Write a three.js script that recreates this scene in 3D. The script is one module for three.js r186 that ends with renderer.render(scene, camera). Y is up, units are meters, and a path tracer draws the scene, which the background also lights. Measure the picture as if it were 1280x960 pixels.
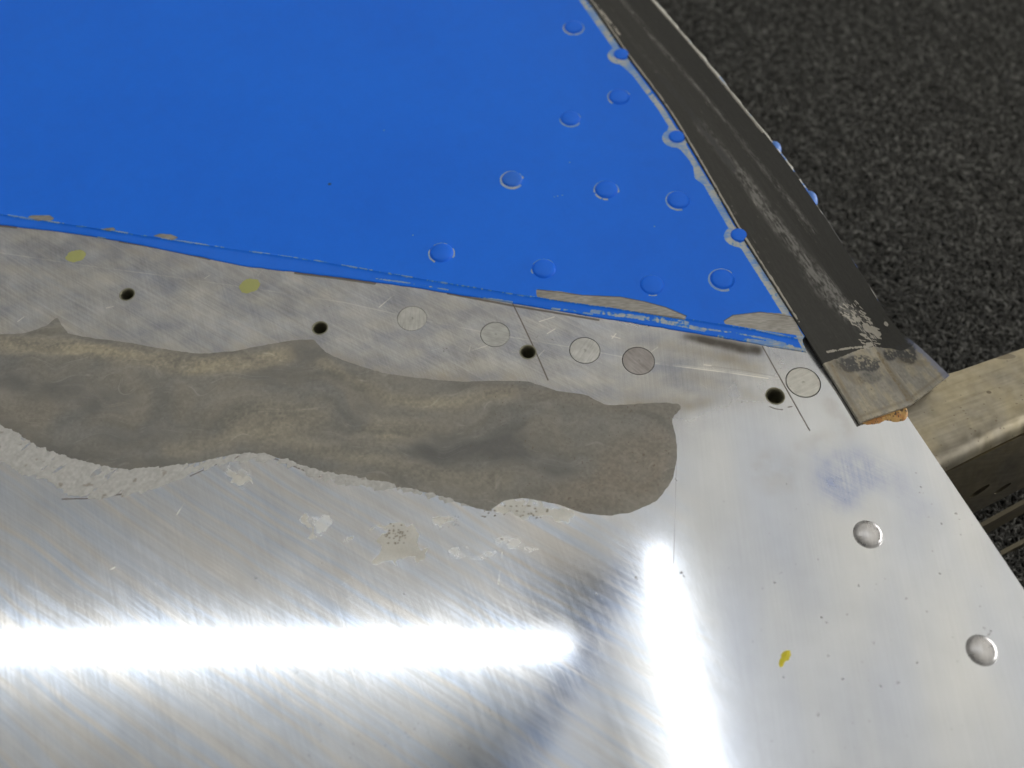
import * as THREE from 'three';
import { mergeGeometries } from 'three/addons/utils/BufferGeometryUtils.js';
import { RectAreaLightUniformsLib } from 'three/addons/lights/RectAreaLightUniformsLib.js';

// ------------------------------------------------------------------ camera, light, exposure
RectAreaLightUniformsLib.init();
const scene = new THREE.Scene();
const CAM_H = 0.185, PITCH = 60 * Math.PI / 180, FOV = 45;
const camera = new THREE.PerspectiveCamera(FOV, 4 / 3, 0.01, 30);
camera.position.set(0, CAM_H, 0);
camera.lookAt(0, CAM_H - Math.sin(PITCH), -Math.cos(PITCH));
camera.focus = 0.215;
camera.userData.fStop = 10;
scene.background = new THREE.Color(0, 0, 0);
const EXPOSURE = 1.0;
const LAMP_RADIANCE = 3.7, ADDED_PANEL_RADIANCE = 6.4;
const CEIL = 1.6;                                   // ceiling above the panel
const lampColor = new THREE.Color(0.95, 0.98, 1), addedPanelColor = new THREE.Color(0.99, 0.972, 0.945);

// a point of the photograph (1280 x 960) carried to its place on a level plane at height y
const F = 480 / Math.tan(FOV / 2 * Math.PI / 180);
const fwd = new THREE.Vector3(0, -Math.sin(PITCH), -Math.cos(PITCH)), upv = new THREE.Vector3(0, Math.cos(PITCH), -Math.sin(PITCH));
function at(px, py, y = 0) {
  const d = new THREE.Vector3((px - 640) / F, 0, 0).addScaledVector(upv, (480 - py) / F).add(fwd);
  const t = (y - CAM_H) / d.y;
  return new THREE.Vector3(d.x * t, y, d.z * t);
}
// where a thing on the ceiling stands whose mirror image in the level sheet is seen at (px, py)
function mirrored(px, py, height) { const p = at(px, py, -height); p.y = height; return p; }

// ------------------------------------------------------------------ helpers
let seed = 7;
function rnd() { seed = (seed * 1664525 + 1013904223) >>> 0; return seed / 4294967296; }
function hash(x, y, s) {
  let h = Math.imul(x, 374761393) ^ Math.imul(y, 668265263) ^ Math.imul(s, 1274126177);
  h = Math.imul(h ^ (h >>> 13), 1274126177); h ^= h >>> 16;
  return (h >>> 0) / 4294967296;
}
function vnoise(x, y, s = 0) {
  const xi = Math.floor(x), yi = Math.floor(y), fx = x - xi, fy = y - yi;
  const u = fx * fx * (3 - 2 * fx), v = fy * fy * (3 - 2 * fy);
  const a = hash(xi, yi, s), b = hash(xi + 1, yi, s), c = hash(xi, yi + 1, s), d = hash(xi + 1, yi + 1, s);
  return a + (b - a) * u + (c - a) * v + (a - b - c + d) * u * v;
}
function fbm(x, y, s, n = 4) { let a = 0, w = 0.5, t = 0; for (let i = 0; i < n; i++) { a += w * vnoise(x, y, s + i * 17); t += w; w *= 0.5; x = x * 2.03 + 5.1; y = y * 2.03 + 1.7; } return a / t; }
const clamp = (x, a = 0, b = 1) => Math.min(b, Math.max(a, x));
const smooth = (a, b, x) => { const t = clamp((x - a) / (b - a)); return t * t * (3 - 2 * t); };
const lerp = (a, b, t) => a + (b - a) * t;
const mix3 = (a, b, t) => [lerp(a[0], b[0], t), lerp(a[1], b[1], t), lerp(a[2], b[2], t)];

// a rectangle of the panel plane (metres) that textures and masks are laid out on
function region(x0, x1, z0, z1, W, H) {
  return { x0, x1, z0, z1, W, H, ppm: W / (x1 - x0), cx: (x) => (x - x0) / (x1 - x0) * W, cz: (z) => (z - z0) / (z1 - z0) * H,
    pt(px, py, y = 0) { const p = at(px, py, y); return [this.cx(p.x), this.cz(p.z)]; } };
}
function mask(R, draw, blurMM = 0) {
  const draw1 = document.createElement('canvas'); draw1.width = R.W; draw1.height = R.H;
  const c = draw1.getContext('2d'); c.fillStyle = '#000'; c.fillRect(0, 0, R.W, R.H); c.fillStyle = c.strokeStyle = '#fff'; c.lineCap = c.lineJoin = 'round';
  draw(c, R);
  let src = draw1;
  if (blurMM > 0) {
    src = document.createElement('canvas'); src.width = R.W; src.height = R.H;
    const b = src.getContext('2d'); b.fillStyle = '#000'; b.fillRect(0, 0, R.W, R.H); b.filter = `blur(${blurMM / 1000 * R.ppm}px)`; b.drawImage(draw1, 0, 0);
  }
  const d = src.getContext('2d').getImageData(0, 0, R.W, R.H).data, out = new Uint8Array(R.W * R.H);
  for (let i = 0; i < out.length; i++) out[i] = d[i * 4];
  return out;
}
const sample = (R, m, i, j) => { i = clamp(i, 0, R.W - 1.001); j = clamp(j, 0, R.H - 1.001); const a = i | 0, b = j | 0, u = i - a, v = j - b, k = b * R.W + a; return ((m[k] * (1 - u) + m[k + 1] * u) * (1 - v) + (m[k + R.W] * (1 - u) + m[k + R.W + 1] * u) * v) / 255; };
function poly(c, R, pts, y = 0) { c.beginPath(); pts.forEach(([px, py], i) => { const [a, b] = R.pt(px, py, y); i ? c.lineTo(a, b) : c.moveTo(a, b); }); }
function line(c, R, pts, mm, y = 0, alpha = 1) { c.globalAlpha = alpha; c.lineWidth = mm / 1000 * R.ppm; poly(c, R, pts, y); c.stroke(); c.globalAlpha = 1; }
function fillPoly(c, R, pts, y = 0, alpha = 1) { c.globalAlpha = alpha; poly(c, R, pts, y); c.closePath(); c.fill(); c.globalAlpha = 1; }
function blob(c, R, px, py, rx, rz, alpha = 1, turn = 0, y = 0) { const [a, b] = R.pt(px, py, y); c.globalAlpha = alpha; c.beginPath(); c.ellipse(a, b, rx / 1000 * R.ppm, rz / 1000 * R.ppm, turn, 0, 7); c.fill(); c.globalAlpha = 1; }
function tex(W, H, data, srgb) {
  const t = new THREE.DataTexture(data, W, H, THREE.RGBAFormat); t.magFilter = THREE.LinearFilter; t.minFilter = THREE.LinearFilter;
  if (srgb) t.colorSpace = THREE.SRGBColorSpace; t.needsUpdate = true; return t;
}
// fn(i, j, x, z) -> { c: [r,g,b] sRGB 0..255, r: roughness, m: metalness, h: height 0..1 }; roughness in g, metalness in b, height in r of the second map
function bake(R, fn) {
  const a = new Uint8Array(R.W * R.H * 4), b = new Uint8Array(R.W * R.H * 4);
  for (let j = 0, k = 0; j < R.H; j++) for (let i = 0; i < R.W; i++, k += 4) {
    const o = fn(i, j, R.x0 + (i + 0.5) / R.W * (R.x1 - R.x0), R.z0 + (j + 0.5) / R.H * (R.z1 - R.z0), k / 4);
    a[k] = clamp(o.c[0], 0, 255); a[k + 1] = clamp(o.c[1], 0, 255); a[k + 2] = clamp(o.c[2], 0, 255); a[k + 3] = 255;
    b[k] = clamp(o.h) * 255; b[k + 1] = clamp(o.r) * 255; b[k + 2] = clamp(o.m) * 255; b[k + 3] = 255;
  }
  return { color: tex(R.W, R.H, a, true), data: tex(R.W, R.H, b, false) };
}
function planarUV(g, R) {
  const p = g.attributes.position, uv = new Float32Array(p.count * 2);
  for (let i = 0; i < p.count; i++) { uv[2 * i] = (p.getX(i) - R.x0) / (R.x1 - R.x0); uv[2 * i + 1] = (p.getZ(i) - R.z0) / (R.z1 - R.z0); }
  g.setAttribute('uv', new THREE.BufferAttribute(uv, 2)); return g;
}
function part(name, geometry, material, parent, label) {
  const m = new THREE.Mesh(geometry, material); m.name = name; m.castShadow = m.receiveShadow = true; parent.add(m);
  if (label) m.userData.label = label; return m;
}
const counts = {};
const numbered = (n) => { const k = counts[n] = (counts[n] ?? -1) + 1; return k ? `${n}_${String(k).padStart(3, '0')}` : n; };
function slab(pts, holes, top, depth) {       // pts [x, z]; holes [x, z, r]
  const s = new THREE.Shape(pts.map(([x, z]) => new THREE.Vector2(x, -z)));
  for (const [x, z, r] of holes) { const h = new THREE.Path(); h.absarc(x, -z, r, 0, Math.PI * 2, true); s.holes.push(h); }
  const g = new THREE.ExtrudeGeometry(s, { depth, bevelEnabled: false, curveSegments: 40 });
  g.rotateX(-Math.PI / 2); g.translate(0, top - depth, 0); return g;
}
function grid(nu, nv, fn, flip = false) {     // fn(u, v) -> [x, y, z]
  const pos = [], uv = [], idx = [];
  for (let j = 0; j <= nv; j++) for (let i = 0; i <= nu; i++) { pos.push(...fn(i / nu, j / nv, i, j)); uv.push(i / nu, j / nv); }
  for (let j = 0; j < nv; j++) for (let i = 0; i < nu; i++) { const a = j * (nu + 1) + i, b = a + 1, c = a + nu + 1, d = c + 1; flip ? idx.push(a, b, c, b, d, c) : idx.push(a, c, b, b, c, d); }
  const g = new THREE.BufferGeometry(); g.setAttribute('position', new THREE.Float32BufferAttribute(pos, 3)); g.setAttribute('uv', new THREE.Float32BufferAttribute(uv, 2)); g.setIndex(idx); g.computeVertexNormals(); return g;
}
// heights over a region from a mask: kept only where the field rises out of the sheet
function relief(R, step, field, y0) {
  const nx = Math.round((R.x1 - R.x0) / step), nz = Math.round((R.z1 - R.z0) / step), h = new Float32Array((nx + 1) * (nz + 1)), pos = [], id = new Int32Array(h.length).fill(-1), idx = [];
  for (let j = 0, k = 0; j <= nz; j++) for (let i = 0; i <= nx; i++, k++) h[k] = field(R.x0 + i * step, R.z0 + j * step);
  const use = (k) => { if (id[k] < 0) { id[k] = pos.length / 3; pos.push(R.x0 + (k % (nx + 1)) * step, y0 + h[k], R.z0 + Math.floor(k / (nx + 1)) * step); } return id[k]; };
  for (let j = 0; j < nz; j++) for (let i = 0; i < nx; i++) {
    const a = j * (nx + 1) + i, b = a + 1, c = a + nx + 1, d = c + 1;
    if (Math.max(h[a], h[b], h[c], h[d]) <= 0) continue;
    idx.push(use(a), use(c), use(b), use(b), use(c), use(d));
  }
  const g = new THREE.BufferGeometry(); g.setAttribute('position', new THREE.Float32BufferAttribute(pos, 3)); g.setIndex(idx); planarUV(g, R); g.computeVertexNormals(); return g;
}
const std = (o) => new THREE.MeshStandardMaterial(o);
const phys = (o) => new THREE.MeshPhysicalMaterial(o);
const xz = (px, py, y = 0) => { const p = at(px, py, y); return [p.x, p.z]; };

// ------------------------------------------------------------------ the setting: carpet, room
const CARPET_Y = -0.052;
const carpet = new THREE.Mesh(new THREE.PlaneGeometry(1.3, 1.3).rotateX(-Math.PI / 2), std({ color: new THREE.Color(0.014, 0.0138, 0.013), roughness: 1 }));
carpet.name = 'carpet'; carpet.position.set(0, CARPET_Y, -0.2); carpet.receiveShadow = true; carpet.userData.kind = 'structure'; scene.add(carpet);
{
  const tufts = [];
  for (let k = 0; k < 3; k++) {                    // a loop of yarn, three shapes
    const pts = []; for (let i = 0; i <= 4; i++) { const a = i / 4 * Math.PI; pts.push(new THREE.Vector3(-Math.cos(a) * (1.0 + 0.35 * k), Math.sin(a) * (1.5 - 0.25 * k) - 0.3, Math.sin(a * 2) * 0.4 * (k - 1))); }
    tufts.push(new THREE.TubeGeometry(new THREE.CatmullRomCurve3(pts), 5, 0.36, 5));
  }
  const m = new THREE.Matrix4(), q = new THREE.Quaternion(), e = new THREE.Euler(), col = new THREE.Color();
  const carpetWool = std({ color: 0xffffff, roughness: 1 });
  tufts.forEach((g, k) => {
    const spots = [];
    const x0 = -0.02, x1 = 0.46, z0 = -0.5, z1 = 0.02, step = 0.00138;
    for (let x = x0; x < x1; x += step) for (let z = z0; z < z1; z += step) {
      if (x < 0.03 && z > -0.26) continue;
      spots.push([x + (rnd() - 0.5) * step * 1.6, z + (rnd() - 0.5) * step * 1.6]);
    }
    const im = new THREE.InstancedMesh(g, carpetWool, spots.length);
    spots.forEach(([x, z], i) => {
      e.set((rnd() - 0.5) * 1.1, rnd() * 6.28, (rnd() - 0.5) * 1.1); q.setFromEuler(e);
      const s = 0.00053 * (0.7 + rnd() * 0.6);
      m.compose(new THREE.Vector3(x, CARPET_Y + 0.0004 + rnd() * 0.0012 + 0.0012 * fbm(x * 90, z * 90, 4, 2), z), q, new THREE.Vector3(s * 1.25, s, s)); im.setMatrixAt(i, m);
      const t = rnd(), c = t < 0.6 ? 0.056 + 0.034 * rnd() : t < 0.88 ? 0.095 + 0.06 * rnd() : 0.17 + 0.08 * rnd();
      im.setColorAt(i, col.setRGB(c * 1.01, c, c * 0.93));
    });
    im.name = 'pile'; im.userData.kind = 'stuff'; im.castShadow = im.receiveShadow = true; carpet.add(im); im.position.set(0, -CARPET_Y, 0.2);
    if (k) im.name = 'pile_00' + k;
  });
}
function structure(name, g, m) { const o = new THREE.Mesh(g, m); o.name = name; o.userData.kind = 'structure'; o.castShadow = o.receiveShadow = true; scene.add(o); return o; }
const whitePaint = std({ color: new THREE.Color(0.78, 0.77, 0.74), roughness: 0.9 }), wallPaint = std({ color: new THREE.Color(0.4, 0.4, 0.39), roughness: 0.9 });
const box = (w, h, d, x, y, z) => new THREE.BoxGeometry(w, h, d).translate(x, y, z);
{
  const x0 = -2.6, x1 = 2.6, z0 = -3.4, z1 = 1.6, y0 = -0.85, y1 = CEIL + 0.1;
  structure('ceiling', box(x1 - x0 + 0.2, 0.1, z1 - z0 + 0.2, 0, y1 + 0.05, (z0 + z1) / 2), whitePaint);
  structure('floor', box(x1 - x0 + 0.2, 0.1, z1 - z0 + 0.2, 0, y0 - 0.05, (z0 + z1) / 2), std({ color: new THREE.Color(0.2, 0.2, 0.19), roughness: 0.8 }));
  structure('wall_far', box(x1 - x0, y1 - y0, 0.1, 0, (y0 + y1) / 2, z0 - 0.05), wallPaint);
  structure('wall_near', box(x1 - x0, y1 - y0, 0.1, 0, (y0 + y1) / 2, z1 + 0.05), wallPaint);
  structure('wall_right', box(0.1, y1 - y0, z1 - z0, x1 + 0.05, (y0 + y1) / 2, (z0 + z1) / 2), wallPaint);
  structure('wall_left', box(0.1, y1 - y0, z1 - z0, x0 - 0.05, (y0 + y1) / 2, (z0 + z1) / 2), wallPaint);
  // the table top under the carpet; an added daylight panel at right lights the ceiling
  structure('table_top', box(1.3, 0.03, 1.3, 0, CARPET_Y - 0.02, -0.2), std({ color: new THREE.Color(0.12, 0.11, 0.1), roughness: 0.7 }));
  const W = 3.6, H = 1.15, Y = -0.22, Z = -0.9;
  const w = new THREE.Group(); w.name = 'window'; w.position.set(x1, Y, Z); w.userData = { label: 'added low daylight panel in the right wall, out of view, lighting the ceiling', category: 'window' }; scene.add(w);
  part('emitter', box(0.02, H, W, -0.012, 0, 0), std({ color: 0x000000, emissive: addedPanelColor, emissiveIntensity: ADDED_PANEL_RADIANCE, roughness: 0.4 }), w);
  part('frame', mergeGeometries([box(0.06, 0.07, W + 0.14, -0.03, H / 2 + 0.035, 0), box(0.06, 0.04, W + 0.14, -0.03, -H / 2 - 0.02, 0), box(0.06, H, 0.07, -0.03, 0, W / 2 + 0.035), box(0.06, H, 0.07, -0.03, 0, -W / 2 - 0.035)]), whitePaint, w);
  const l = new THREE.RectAreaLight(addedPanelColor, ADDED_PANEL_RADIANCE, W, H); l.position.set(x1 - 0.07, Y, Z); l.lookAt(x1 - 1, Y, Z); scene.add(l);
}
// two long lamps and a roof beam under the ceiling: the sheet mirrors all three
const tubeMaterial = std({ color: 0x111111, emissive: lampColor, emissiveIntensity: LAMP_RADIANCE });
const steelWhite = std({ color: new THREE.Color(0.7, 0.7, 0.7), roughness: 0.5 });
function longLamp(a, b, width, label) {
  const len = a.distanceTo(b), mid = a.clone().add(b).multiplyScalar(0.5), yaw = Math.atan2(-(b.z - a.z), b.x - a.x);
  const t = new THREE.Group(); t.name = numbered('fluorescent_lamp'); t.position.copy(mid); t.rotation.y = yaw; t.userData = { label, category: 'lamp', group: 'lamps above the panel' }; scene.add(t);
  part('tube', new THREE.CapsuleGeometry(width * 0.46, len - width * 0.92, 6, 20).rotateZ(Math.PI / 2), tubeMaterial, t);
  for (const k of [-1, 1]) { part('end_cap', new THREE.CylinderGeometry(width * 0.5, width * 0.5, 0.02, 20).rotateZ(Math.PI / 2), steelWhite, t).position.x = k * (len / 2 + 0.008); part('hanger', box(0.006, 0.1, 0.006, 0, 0.05, 0), steelWhite, t).position.x = k * (len / 2 + 0.008); }
  for (const side of [-1, 1]) {      // a bare tube shines down and up on the ceiling
    const l = new THREE.RectAreaLight(lampColor, LAMP_RADIANCE, len, width); l.position.set(mid.x, mid.y + side * (width / 2 + 0.002), mid.z);
    l.quaternion.setFromEuler(new THREE.Euler(side * Math.PI / 2, 0, 0)).premultiply(new THREE.Quaternion().setFromAxisAngle(new THREE.Vector3(0, 1, 0), yaw)); scene.add(l);
  }
}
longLamp(mirrored(-620, 810, CEIL), mirrored(719, 810, CEIL), 0.036, 'long lamp mirrored as the level white bar in the bare metal');
longLamp(mirrored(819, 686, CEIL), mirrored(908, 1130, CEIL), 0.036, 'long lamp mirrored as the steep white streak in the bare metal');
{
  const a = mirrored(793, 700, CEIL), b = mirrored(520, 1200, CEIL), d = b.clone().sub(a), len = d.length(), mid = a.clone().add(b).multiplyScalar(0.5);
  const o = structure('ceiling_beam', box(len, 0.14, 0.052, 0, 0.05, 0), std({ color: new THREE.Color(0.42, 0.48, 0.6), roughness: 0.7 })); o.position.copy(mid); o.rotation.y = Math.atan2(-d.z, d.x);
}

// ------------------------------------------------------------------ the riveted panel
const panel = new THREE.Group(); panel.name = 'riveted_panel'; scene.add(panel);
panel.userData = { label: 'riveted aircraft panel with blue skin, bare border, grey filler and dark edge strip', category: 'metal panel' };

// outlines read from the photograph
const fillerTop = [[-60, 422], [0, 418], [30, 418], [58, 408], [72, 396], [84, 418], [120, 424], [150, 427], [200, 436], [250, 443], [290, 440], [330, 432], [370, 425], [392, 424], [408, 442], [440, 455], [480, 467], [520, 473], [580, 478], [620, 476], [660, 477], [700, 490], [733, 494], [758, 508], [790, 506], [830, 503], [850, 506], [852, 511], [838, 525]];
const fillerLow = [[845, 545], [847, 572], [841, 600], [822, 626], [790, 641], [760, 645], [730, 642], [700, 631], [655, 622], [630, 625], [612, 640], [590, 634], [540, 617], [480, 606], [440, 596], [400, 590], [370, 579], [330, 568], [290, 568], [250, 578], [200, 585], [160, 588], [120, 581], [80, 571], [50, 560], [20, 541], [0, 533], [-60, 505]];
const fillerOutline = [...fillerTop, ...fillerLow];
const residueOutline = [[-60, 500], [0, 528], [22, 538], [52, 557], [82, 568], [122, 578], [162, 584], [202, 581], [252, 574], [292, 564], [332, 564], [372, 575], [402, 586], [442, 592], [500, 605], [560, 620], [610, 634], [610, 642], [560, 628], [500, 614], [440, 606], [402, 602], [360, 582], [320, 576], [280, 580], [235, 597], [180, 614], [125, 624], [90, 622], [60, 603], [25, 590], [0, 578], [-60, 560]];
const bandTop = [[-420, 188], [-60, 257], [0, 267], [80, 279], [160, 291], [280, 309], [400, 326], [520, 347], [650, 368], [760, 384], [860, 398], [940, 411], [1003, 424]];
const bandLow = [[-420, 203], [-60, 270], [0, 281], [60, 288], [130, 298], [190, 309], [250, 321], [310, 333], [380, 341], [480, 354], [560, 366], [640, 379], [750, 397], [860, 415], [940, 429], [1012, 441]];
const scribe = [[-60, 306], [0, 316], [100, 331], [200, 344], [320, 361], [430, 378], [515, 397], [619, 418], [731, 437], [798, 450], [880, 460], [950, 469], [975, 473]];
const flushRivets = [[515, 398, 37, 0], [619, 418, 37, 1], [731, 438, 39, 2], [798, 451, 41, 3], [1004, 478, 44, 4]];
const screwHoles = [[159, 368, 17], [400, 410, 18], [660, 440, 19], [969, 495, 22]];
const yellowDots = [[95, 320, 22], [312, 357, 25]];
const bareRivets = [[1085, 668, 35], [1227, 813, 37]];
const blueRivets = [[717, 35, 23], [774, 122, 26], [713, 149, 24], [640, 225, 25], [758, 238, 28], [848, 251, 28], [552, 317, 29], [680, 337, 29], [815, 357, 29], [903, 350, 30], [777, 69, 24], [846, 172, 25], [924, 295, 26]];
const widthAt = (px, py, w, y = 0) => at(px - w / 2, py, y).distanceTo(at(px + w / 2, py, y));

// ---- bare sheet
const RB = region(-0.138, 0.116, -0.17, -0.016, 2048, 1242);
const BLUE_TOP = 0.0013;
const mFiller = mask(RB, (c, R) => fillPoly(c, R, fillerOutline), 0.32);
const mFillerWide = mask(RB, (c, R) => fillPoly(c, R, fillerOutline), 2.6);
const mResidue = mask(RB, (c, R) => fillPoly(c, R, residueOutline), 0.5);
{
  // dulled upper border between the blue edge and the filler
  const mDull = mask(RB, (c, R) => fillPoly(c, R, [[-80, 240], [1060, 440], [1040, 470], [960, 478], [890, 500], [850, 540], [700, 520], [400, 500], [-80, 480]]), 5);
  const mPale = mask(RB, (c, R) => {      // pale scratches and lines
    line(c, R, scribe, 0.2, 0, 0.5); line(c, R, [[800, 452], [905, 465], [960, 473]], 0.3, 0, 0.9);
    const S = [[674, 402, 693, 396], [668, 386, 690, 380], [684, 417, 694, 411], [590, 438, 622, 428], [586, 440, 588, 432], [474, 384, 493, 368], [670, 448, 680, 438], [814, 440, 822, 434], [880, 456, 889, 457], [764, 420, 775, 423], [765, 423, 770, 417], [133, 385, 142, 383], [256, 348, 262, 344], [22, 402, 30, 396], [322, 345, 328, 338], [221, 643, 231, 628], [623, 730, 628, 690], [138, 712, 144, 709]];
    for (const [a, b, d, e] of S) line(c, R, [[a, b], [d, e]], 0.22);
    for (let k = 0; k < 46; k++) { const a = rnd() * 900, b = 330 + 40 * rnd() + a * 0.13, l = 4 + 10 * rnd(), t = (rnd() - 0.5) * 2.4; line(c, R, [[a, b], [a + l, b + l * t]], 0.09, 0, 0.45); }
    for (let k = 0; k < 60; k++) { const a = rnd() * 800, b = 640 + 300 * rnd(), l = 8 + 30 * rnd(), t = rnd() < 0.8 ? 0.5 + rnd() * 0.2 : -0.7; line(c, R, [[a, b], [a + l, b + l * t]], 0.07, 0, 0.35); }
  });
  const mDark = mask(RB, (c, R) => {      // scored lines, pits, dirt, painted shade under the lap
    line(c, R, [[640, 378], [652, 402], [668, 436], [685, 475]], 0.28, 0, 0.85); line(c, R, [[953, 433], [968, 460], [985, 490], [1012, 538]], 0.28, 0, 0.8);
    line(c, R, [[846, 555], [844, 640], [842, 705]], 0.08, 0, 0.4); line(c, R, [[840, 780], [832, 870]], 0.07, 0, 0.2);
    line(c, R, [[968, 470], [930, 463], [890, 458]], 0.1, 0, 0.25);
    line(c, R, [[78, 624], [110, 623], [150, 618], [165, 613]], 0.3, 0, 0.8); line(c, R, [[238, 595], [275, 578], [305, 569], [335, 570], [360, 580], [400, 596]], 0.22, 0, 0.85);
    line(c, R, [[370, 341], [420, 347], [468, 354]], 0.9, 0, 0.7); line(c, R, [[560, 367], [640, 382], [700, 392], [748, 400]], 0.55, 0, 0.75); line(c, R, [[150, 302], [200, 310], [262, 324]], 0.6, 0, 0.6); line(c, R, [[-20, 280], [20, 284]], 0.8, 0, 0.7);  // dark strokes along the lap's foot paint the shade under it
    for (const [a, b, s] of [[412, 383, 0], [556, 437, 1], [672, 421, 0.5], [691, 424, 0.8], [320, 722, 0.6], [927, 502, 0.4], [838, 604, 1], [845, 600, 0.6], [795, 722, 1], [852, 716, 1], [855, 720, 0.7], [745, 742, 0.6], [627, 674, 0.6], [505, 742, 0.6], [628, 674, 0.4], [968, 729, 0.6], [1073, 732, 0.5], [1091, 804, 0.7], [1035, 820, 0.5], [1053, 849, 0.7], [1100, 858, 0.8], [1123, 854, 0.7], [1022, 894, 0.7], [1146, 829, 0.5], [1158, 765, 0.5], [1133, 748, 0.4], [1175, 717, 0.5], [1195, 642, 0.6], [1151, 609, 0.4], [1177, 655, 0.4], [1027, 772, 0.6], [1033, 778, 0.6], [980, 846, 0.5], [562, 930, 0.6], [372, 840, 0.5], [1230, 785, 0.6], [1236, 793, 0.8], [1239, 789, 0.5]])
      for (let q = 0; q < 5; q++) blob(c, R, a + (rnd() - 0.5) * 5 * s, b + (rnd() - 0.5) * 5 * s, 0.05 + 0.15 * s * rnd(), 0.05 + 0.12 * s * rnd(), 0.25 + 0.4 * rnd(), rnd() * 3);
    for (let k = 0; k < 130; k++) { const a = rnd(), px = a < 0.5 ? 900 + 380 * rnd() : 380 + 240 * rnd(), py = a < 0.5 ? 560 + 400 * rnd() : 820 + 140 * rnd(); blob(c, R, px, py, 0.08 + 0.1 * rnd(), 0.09, 0.5 * rnd(), 0); }
    line(c, R, [[962, 508], [969, 511], [978, 512]], 0.25, 0, 0.6); line(c, R, [[985, 509], [990, 508]], 0.25, 0, 0.6);
  });
  const mSplat = mask(RB, (c, R) => {     // pale dried splashes below the filler
    fillPoly(c, R, [[474, 690], [468, 708], [490, 704], [494, 712], [505, 702], [528, 694], [540, 686], [522, 684], [528, 668], [512, 655], [490, 655], [466, 662], [480, 674]]);
    fillPoly(c, R, [[545, 700], [560, 690], [575, 680], [600, 684], [620, 690], [615, 703], [590, 706], [565, 704]], 0, 0.5); fillPoly(c, R, [[610, 680], [630, 668], [680, 680], [660, 690]], 0, 0.45);
    fillPoly(c, R, [[372, 662], [378, 650], [388, 648], [384, 664], [396, 668], [384, 670]]); fillPoly(c, R, [[384, 652], [400, 645], [424, 648], [410, 662], [390, 664]], 0, 0.4);
    fillPoly(c, R, [[275, 590], [290, 576], [300, 592], [320, 602], [308, 606], [290, 603]], 0, 0.8); fillPoly(c, R, [[296, 612], [312, 610], [322, 622], [314, 628]], 0, 0.5);
    fillPoly(c, R, [[618, 628], [650, 624], [668, 622], [700, 632], [735, 646], [700, 648], [660, 650], [640, 648]], 0, 0.9);
    blob(c, R, 434, 674, 0.8, 0.7, 0.9); blob(c, R, 555, 655, 1.3, 1.1, 0.8); blob(c, R, 390, 710, 0.6, 0.6, 0.5); blob(c, R, 940, 800, 3, 2.4, 0.3, 1); blob(c, R, 1015, 755, 3, 2, 0.22, 1);
  }, 0.25);
  const mSplatDark = mask(RB, (c, R) => { for (let k = 0; k < 40; k++) blob(c, R, 495 + (rnd() + rnd() - 1) * 18, 667 + (rnd() + rnd() - 1) * 16, 0.18 * rnd() + 0.08, 0.15, 0.8); for (let k = 0; k < 26; k++) blob(c, R, 560 + (rnd() - 0.5) * 26, 652 + (rnd() - 0.5) * 14, 0.12, 0.1, 0.5); for (let k = 0; k < 40; k++) blob(c, R, 640 + (rnd() - 0.5) * 90, 640 + (rnd() - 0.5) * 16, 0.25 * rnd() + 0.08, 0.15, 0.8); });
  const mBlueRub = mask(RB, (c, R) => { blob(c, R, 1068, 585, 6.5, 4.6, 0.6); blob(c, R, 1052, 618, 4.2, 3.6, 0.55); blob(c, R, 1030, 590, 3, 6, 0.35); blob(c, R, 1120, 600, 3.4, 3.4, 0.4); blob(c, R, 1150, 640, 3, 3, 0.25); }, 2.2);
  const mTan = mask(RB, (c, R) => {       // brown primer smears close to the blue edge and right of the filler
    line(c, R, [[790, 430], [840, 432], [900, 446], [948, 462]], 2.6, 0, 0.6); line(c, R, [[905, 440], [945, 460]], 1.6, 0, 0.7); line(c, R, [[770, 508], [815, 507], [860, 505], [880, 502]], 2.4, 0, 0.8);
    line(c, R, fillerTop.slice(0, 27), 3.2, 0, 0.5); line(c, R, [[430, 462], [520, 474], [600, 478]], 4, 0, 0.5); line(c, R, [[846, 505], [890, 500], [930, 500]], 3, 0, 0.35); line(c, R, [[-30, 330], [150, 350]], 2, 0, 0.4); line(c, R, [[100, 300], [240, 330]], 2.5, 0, 0.55); line(c, R, [[500, 372], [640, 392]], 1.6, 0, 0.4); line(c, R, [[420, 450], [520, 470], [640, 470], [760, 495], [860, 470], [960, 500]], 3, 0, 0.35);
    line(c, R, [[1035, 500], [1060, 540], [1000, 560]], 2.4, 0, 0.4); blob(c, R, 970, 590, 6, 5, 0.3); blob(c, R, 300, 595, 2.2, 1.4, 0.7); blob(c, R, 395, 600, 2.5, 1.2, 0.5);
  }, 1.2);
  const mBlack = mask(RB, (c, R) => { line(c, R, [[856, 420], [890, 428], [930, 438], [948, 440]], 1.5, 0, 0.9); line(c, R, [[858, 418], [950, 436]], 1.1, 0, 0.8); }, 0.5);
  const maps = bake(RB, (i, j, x, z, k) => {
    const mm = 1000;
    // sanding scratches run down to the right on the left half; fine upright brush lines on the right
    const a = 0.56, cs = Math.cos(a), sn = Math.sin(a), u = (x * cs + z * sn) * mm, v = (-x * sn + z * cs) * mm, w = (fbm(x * 60, z * 60, 40, 2) - 0.5) * 2.2;
    const s1 = vnoise(u * 0.07, (v + w * 0.35) * 2.6, 1), s2 = vnoise(u * 0.13, (v + w * 0.2) * 6.2, 2), s3 = vnoise(u * 0.035, (v + w) * 1.1, 3), s4 = vnoise((u * 0.8 + v * 0.6) * 0.12, (v * 0.8 - u * 0.6) * 5, 5);
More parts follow.
